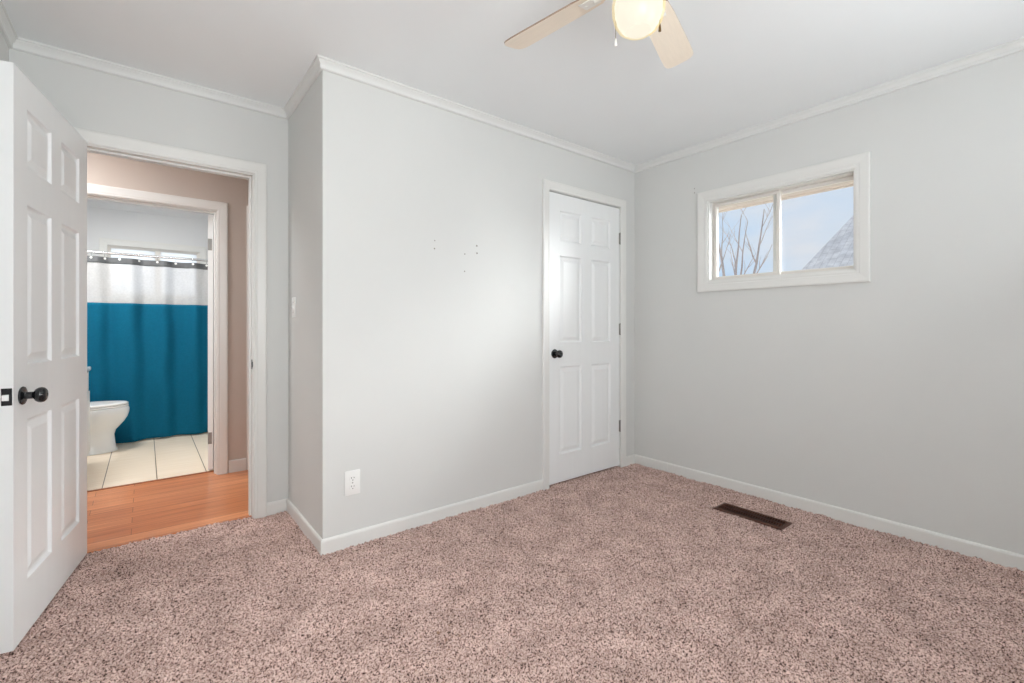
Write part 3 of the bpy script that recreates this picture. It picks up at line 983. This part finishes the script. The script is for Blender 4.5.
def arm():
    bm = bmesh.new()
    tube(bm, [(0.085, 0, 0.014), (0.115, 0, 0.004), (0.150, 0, -0.004), (0.175, 0, -0.006)], [0.012, 0.012, 0.011, 0.010], 10)
    box(bm, 0.165, 0.225, -0.026, 0.026, -0.0075, -0.003, bev=0.002)
    for sx, sy in ((0.18, 0.014), (0.18, -0.014), (0.21, 0.0)):
        lathe(bm, [(0, -0.010), (0.004, -0.0095), (0.005, -0.0075), (0, -0.0075)], 10, 'Z', (sx, sy, 0))
    return bm


B_ANG = [98.4, 19.4, 169, 241, 313]
PITCH = math.radians(-13.2)
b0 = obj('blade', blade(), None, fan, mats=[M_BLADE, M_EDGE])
a0 = obj('blade_arm', arm(), M_FANBODY, b0, smooth=True)
for k, A in enumerate(B_ANG):
    if k == 0:
        bl = b0
    else:
        bl = b0.copy(); COL.objects.link(bl); bl.parent = fan
        ar = a0.copy(); COL.objects.link(ar); ar.parent = bl
    off = (-0.014, 0.014, 0, 0, 0)[k]
    bl.location = (off * math.cos(math.radians(A)), off * math.sin(math.radians(A)), ZB)
    bl.rotation_euler = (PITCH, 0, math.radians(A))
# pull chains
for (dx, dy, z1, pend) in ((0.006, 0.088, -0.398, True), (0.098, -0.006, -0.360, False)):
    bm = bmesh.new()
    pts = [(dx * 0.72, dy * 0.72, -0.262), (dx * 0.98, dy * 0.98, -0.268), (dx * 1.06, dy * 1.06, -0.285), (dx * 1.07, dy * 1.07, z1 + 0.02)]
    tube(bm, pts, [0.0011] * 4, 6)
    ch = obj('pull_chain', bm, M_BRASS, fan)
    bm = bmesh.new()
    lathe(bm, [(0, z1 + 0.026), (0.002, z1 + 0.025), (0.0035, z1 + 0.018), (0.0046, z1 + 0.004), (0.0046, z1 - 0.0), (0, z1 - 0.001)], 14, 'Z', (dx * 1.07, dy * 1.07, 0))
    obj('pull_knob', bm, M_PLASTIC if pend else M_BRASS, ch, smooth=True)

# ------------------------------------------------------------------ shower curtain and rod
CY = 5.80
SX0, SX1 = BXL + 0.04, BXR - 0.015


def fold(x, z):
    """Offset of the cloth from its plane, softer towards the bottom."""
    k = 0.55 + 0.45 * min(1, max(0, (z - 0.2) / 1.5))
    d = 0.025 * math.sin(x * 24.5 + 0.9 + 0.3 * z) + 0.008 * math.sin(x * 51 + 2.1 + 0.6 * z) * k
    d += 0.012 * math.sin(x * 9.1 - 0.7 + 0.5 * z)
    d += 0.006 * math.sin(x * 15 + z * 5.0) * (1 - 0.5 * k) + 0.0035 * math.sin(x * 33 - z * 9 + 1)
    return d


def drape(z0, z1, nz, off=0.0, wavy=0.0):
    bm = bmesh.new()
    nx = 260
    rows = []
    for j in range(nz + 1):
        row = []
        for i in range(nx + 1):
            x = SX0 + (SX1 - SX0) * i / nx
            z = z0 + (z1 - z0) * j / nz
            if z0 < 0.2:
                z += (1 - j / nz) * (0.006 * math.sin(x * 8 + 1.0) + 0.016 * (x - 0.1))
            row.append(bm.verts.new((x, CY + fold(x, z) + off, z)))
        rows.append(row)
    for A, B in zip(rows[:-1], rows[1:]):
        for i in range(nx):
            bm.faces.new((A[i], A[i + 1], B[i + 1], B[i]))
    return bm


scu = empty('shower_curtain', (0, 0, 0))
tag(scu, 'teal shower curtain with a white sheer top and grey grommet band', 'shower curtain')
o = obj('teal_panel', drape(0.014, 1.345, 60), M_TEAL, scu, smooth=True)
o['label'] = 'teal cloth lower panel'
m_ = o.modifiers.new('thickness', 'SOLIDIFY'); m_.thickness = 0.0012
o = obj('sheer_panel', drape(1.335, 1.722, 18, 0.001), M_SHEER, scu, smooth=True)
o['label'] = 'white see-through upper panel'
bnd = obj('header_band', drape(1.718, 1.776, 4, -0.001), M_BAND, scu, smooth=True)
bnd['label'] = 'grey band with light grommets'
m_ = bnd.modifiers.new('thickness', 'SOLIDIFY'); m_.thickness = 0.0025
g0 = None
gxs = [-0.77, -0.645, -0.52, -0.393, -0.299, -0.192, -0.048, 0.095, 0.243, 0.384, 0.505, 0.61]
for x in gxs:
    if g0 is None:
        bm = bmesh.new()
        n = 18
        prof = [(0.0115, 0.001), (0.0110, -0.003), (0.008, -0.0045), (0.006, -0.003), (0.0, -0.0025), (0, 0.001)]
        lathe(bm, prof, n, 'Y')
        g0 = obj('grommet', bm, M_PLASTIC, bnd, smooth=True)
        g = g0
    else:
        g = g0.copy(); COL.objects.link(g); g.parent = bnd
    z = 1.762
    g.location = (x, CY + fold(x, z) - 0.003, z)
    dx_ = (fold(x + 0.004, z) - fold(x - 0.004, z)) / 0.008
    g.rotation_euler = (0, 0, math.atan(dx_))
# hanging loops from the band up to the rod
for x in gxs:
    bm = bmesh.new()
    y0 = CY + fold(x, 1.762)
    pts = []
    pts.append((x, y0, 1.763))
    for k in range(15):
        a = math.radians(-50 + 280 * k / 14)
        pts.append((x, CY + 0.0175 * math.cos(a), 1.815 + 0.0175 * math.sin(a)))
    pts.append((x, y0, 1.763))
    tube(bm, pts, [0.0013] * len(pts), 6)
    obj('curtain_ring', bm, M_CHROME, scu, smooth=True)

rod = empty('shower_rod', (0, 0, 0))
tag(rod, 'chrome shower rod spanning the bathroom above the curtain', 'shower rod')
bm = bmesh.new()
lathe(bm, [(0, BXL + 0.004), (0.0125, BXL + 0.004), (0.0125, BXR - 0.004), (0, BXR - 0.004)], 20, 'X', (0, CY, 1.815))
obj('pole', bm, M_CHROME, rod, smooth=True)
for x0, s in ((BXL, 1), (BXR, -1)):
    bm = bmesh.new()
    lathe(bm, [(0, x0 + s * 0.0005), (0.032, x0 + s * 0.0005), (0.032, x0 + s * 0.006), (0.018, x0 + s * 0.014), (0.0135, x0 + s * 0.03), (0, x0 + s * 0.03)], 24, 'X', (0, CY, 1.815))
    obj('flange', bm, M_CHROME, rod, smooth=True)

# ------------------------------------------------------------------ toilet
TY = 5.545
toi = empty('toilet', (0, TY, 0))
tag(toi, 'white toilet with closed lid standing before the teal curtain', 'toilet')


def egg(xmin, xmax, hw, z, n=40):
    """Egg outline, pointed softly towards +X."""
    cx_ = xmin + (xmax - xmin) * 0.45
    pts = []
    for k in range(n):
        a = 2 * PI * k / n
        c, s = math.cos(a), math.sin(a)
        rx = (xmax - cx_) if c > 0 else (cx_ - xmin)
        ex = 1.0 if c > 0 else 0.7
        pts.append((cx_ + rx * math.copysign(abs(c) ** ex, c), hw * s, z))
    return pts


def loft(bm, rings):
    R = [[bm.verts.new(p) for p in r] for r in rings]
    n = len(R[0])
    for A, B in zip(R[:-1], R[1:]):
        for k in range(n):
            bm.faces.new((A[k], A[(k + 1) % n], B[(k + 1) % n], B[k]))
    bm.faces.new(R[0]); bm.faces.new(R[-1])


bm = bmesh.new()
loft(bm, [egg(-0.56, -0.197, 0.112, 0.001), egg(-0.56, -0.195, 0.114, 0.012), egg(-0.54, -0.205, 0.104, 0.03), egg(-0.53, -0.213, 0.098, 0.09), egg(-0.52, -0.219, 0.096, 0.15), egg(-0.53, -0.208, 0.104, 0.19),
          egg(-0.56, -0.182, 0.126, 0.222), egg(-0.59, -0.150, 0.152, 0.262), egg(-0.61, -0.126, 0.172, 0.305), egg(-0.62, -0.115, 0.183, 0.345), egg(-0.62, -0.113, 0.184, 0.375), egg(-0.62, -0.118, 0.182, 0.394), egg(-0.61, -0.128, 0.172, 0.397)])
obj('bowl', bm, M_PORC, toi, smooth=True)
bm = bmesh.new()
loft(bm, [egg(-0.63, -0.124, 0.178, 0.3985), egg(-0.632, -0.119, 0.182, 0.402), egg(-0.632, -0.119, 0.182, 0.410), egg(-0.63, -0.124, 0.178, 0.413)])
obj('seat', bm, M_SEAT, toi, smooth=True)
bm = bmesh.new()
loft(bm, [egg(-0.635, -0.128, 0.176, 0.4165), egg(-0.637, -0.121, 0.181, 0.419), egg(-0.637, -0.121, 0.181, 0.428), egg(-0.635, -0.130, 0.174, 0.434), egg(-0.60, -0.20, 0.12, 0.437)])
obj('lid', bm, M_SEAT, toi, smooth=True)
bm = bmesh.new()
box(bm, -0.865, -0.635, -0.13, 0.13, 0.20, 0.40, bev=0.03)
obj('rear_deck', bm, M_PORC, toi, smooth=True)
bm = bmesh.new()
box(bm, -0.862, -0.665, -0.175, 0.175, 0.385, 0.70, bev=0.02)
tk = obj('tank', bm, M_PORC, toi, smooth=True)
bm = bmesh.new()
box(bm, -0.866, -0.655, -0.182, 0.182, 0.70, 0.735, bev=0.010)
obj('tank_lid', bm, M_PORC, toi, smooth=True)
bm = bmesh.new()
lathe(bm, [(0, -0.664), (0.012, -0.664), (0.012, -0.655), (0, -0.655)], 14, 'X', (0, -0.12, 0.64))
box(bm, -0.658, -0.651, -0.125, -0.05, 0.634, 0.646, bev=0.002)
obj('flush_lever', bm, M_CHROME, tk)

# ------------------------------------------------------------------ vanity whose corner shows past the open door
VX, VY0, VY1 = -0.362, 4.50, 5.10
van = empty('bathroom_vanity', (0, 0, 0))
tag(van, 'white bathroom vanity, its corner just showing beside the toilet', 'vanity')
bm = boxes((BXL + 0.005, VX, VY0, VY1, 0.10, 0.765), (BXL + 0.005, VX - 0.06, VY0 + 0.005, VY1 - 0.04, 0.0005, 0.10))
obj('cabinet', bm, M_TRIM, van)
obj('countertop', boxes((BXL + 0.002, VX + 0.016, VY0 - 0.01, VY1 + 0.012, 0.766, 0.795), bev=0.005), M_PORC, van, smooth=True)
for y0, y1 in ((VY0 + 0.015, (VY0 + VY1) / 2 - 0.006), ((VY0 + VY1) / 2 + 0.006, VY1 - 0.006)):
    d_ = obj('door', boxes((VX, VX + 0.008, y0, y1, 0.12, 0.60), bev=0.003), M_TRIM, van)

# ------------------------------------------------------------------ bare tree and neighbour's house outside
tree = bmesh.new()
rnd = random.Random(11)


def branch(p, d, L, r, depth):
    pts, rad = [Vector(p)], [r]
    n = 6
    d = Vector(d).normalized()
    for k in range(n):
        d = (d + Vector((rnd.uniform(-1, 1), rnd.uniform(-1, 1), rnd.uniform(-0.3, 0.6))) * 0.10).normalized()
        pts.append(pts[-1] + d * (L / n))
        rad.append(r * (1 - 0.75 * (k + 1) / n))
    tube(tree, pts, rad, 6 if depth < 2 else 4)
    if depth < 3:
        for k in range(5 if depth == 0 else 4):
            j = rnd.randint(2, n)
            a = rnd.uniform(0, 2 * PI)
            side = Vector((math.cos(a), math.sin(a), 0.55)) * 0.75
            branch(pts[j], d * 0.8 + side, L * rnd.uniform(0.28, 0.45), rad[j] * 0.6 + 0.001, depth + 1)


base = Vector((8.0, 3.95, -0.5))
tube(tree, [base, base + Vector((0, 0.02, 1.0)), base + Vector((0, 0.0, 1.9))], [0.12, 0.09, 0.075], 10)
top = base + Vector((0, 0, 1.85))
for dy, dx, L, r in ((0.30, 0.1, 2.0, 0.026), (0.14, -0.15, 2.0, 0.030), (0.03, 0.2, 1.7, 0.026), (-0.12, 0.1, 1.6, 0.022), (-0.42, -0.1, 1.75, 0.028)):
    branch(top + Vector((rnd.uniform(-.05, .05), dy * 0.3, 0)), (dx, dy, 1.0), L, r, 1)
t_o = obj('bare_tree', tree, M_BARK, None, smooth=True)
tag(t_o, 'bare leafless tree with thin grey branches outside the window', 'tree')

hs = empty('neighbor_house', (9.0, 1.2, 0))
tag(hs, 'neighbouring house with a pale grey shingle roof outside the window', 'house')
# hipped roof: the hip on the near left runs up to the right, the hip end faces the room
hip0 = Vector((8.0, 3.04, 1.831))
hip1 = Vector((11.0, 2.378, 4.025))
sl = hip1 - hip0
c0 = hip0 - sl * 0.06                      # eave corner
mid = hip1 + Vector((0, 0, 0))
far_y = 2 * mid.y - c0.y - 5.0
ridge1 = mid + Vector((0.0, -5.0, 0))
oc = Vector((c0.x, far_y, c0.z))
V = lambda p: p - Vector((9.0, 1.2, 0))
bx = 2 * mid.x - c0.x
bm = bmesh.new()
top_pts = [c0, oc, Vector((bx, oc.y, c0.z)), Vector((bx, c0.y, c0.z)), mid, ridge1]
vt = [bm.verts.new(V(p)) for p in top_pts]
vb = [bm.verts.new(V(p - Vector((0, 0, 0.16)))) for p in top_pts]
for f in ((0, 1, 5, 4), (1, 2, 5), (2, 3, 4, 5), (3, 0, 4)):
    bm.faces.new([vt[k] for k in f]); bm.faces.new([vb[k] for k in f])
for k in range(4):
    bm.faces.new((vt[k], vt[(k + 1) % 4], vb[(k + 1) % 4], vb[k]))
obj('roof', bm, M_SHINGLE, hs)
q0, q1 = V(Vector((c0.x + 0.4, oc.y + 0.4, -0.5))), V(Vector((bx - 0.4, c0.y - 0.4, c0.z - 0.05)))
obj('wall', boxes((q0.x, q1.x, q0.y, q1.y, -0.499, q1.z)), M_PAT, hs)
struct('ground', boxes((XR + 0.2, 26, -14, 18, -0.7, -0.5)), mat('winter_lawn', srgb(196, 192, 178), 0.95, noise=0.15, nscale=3))
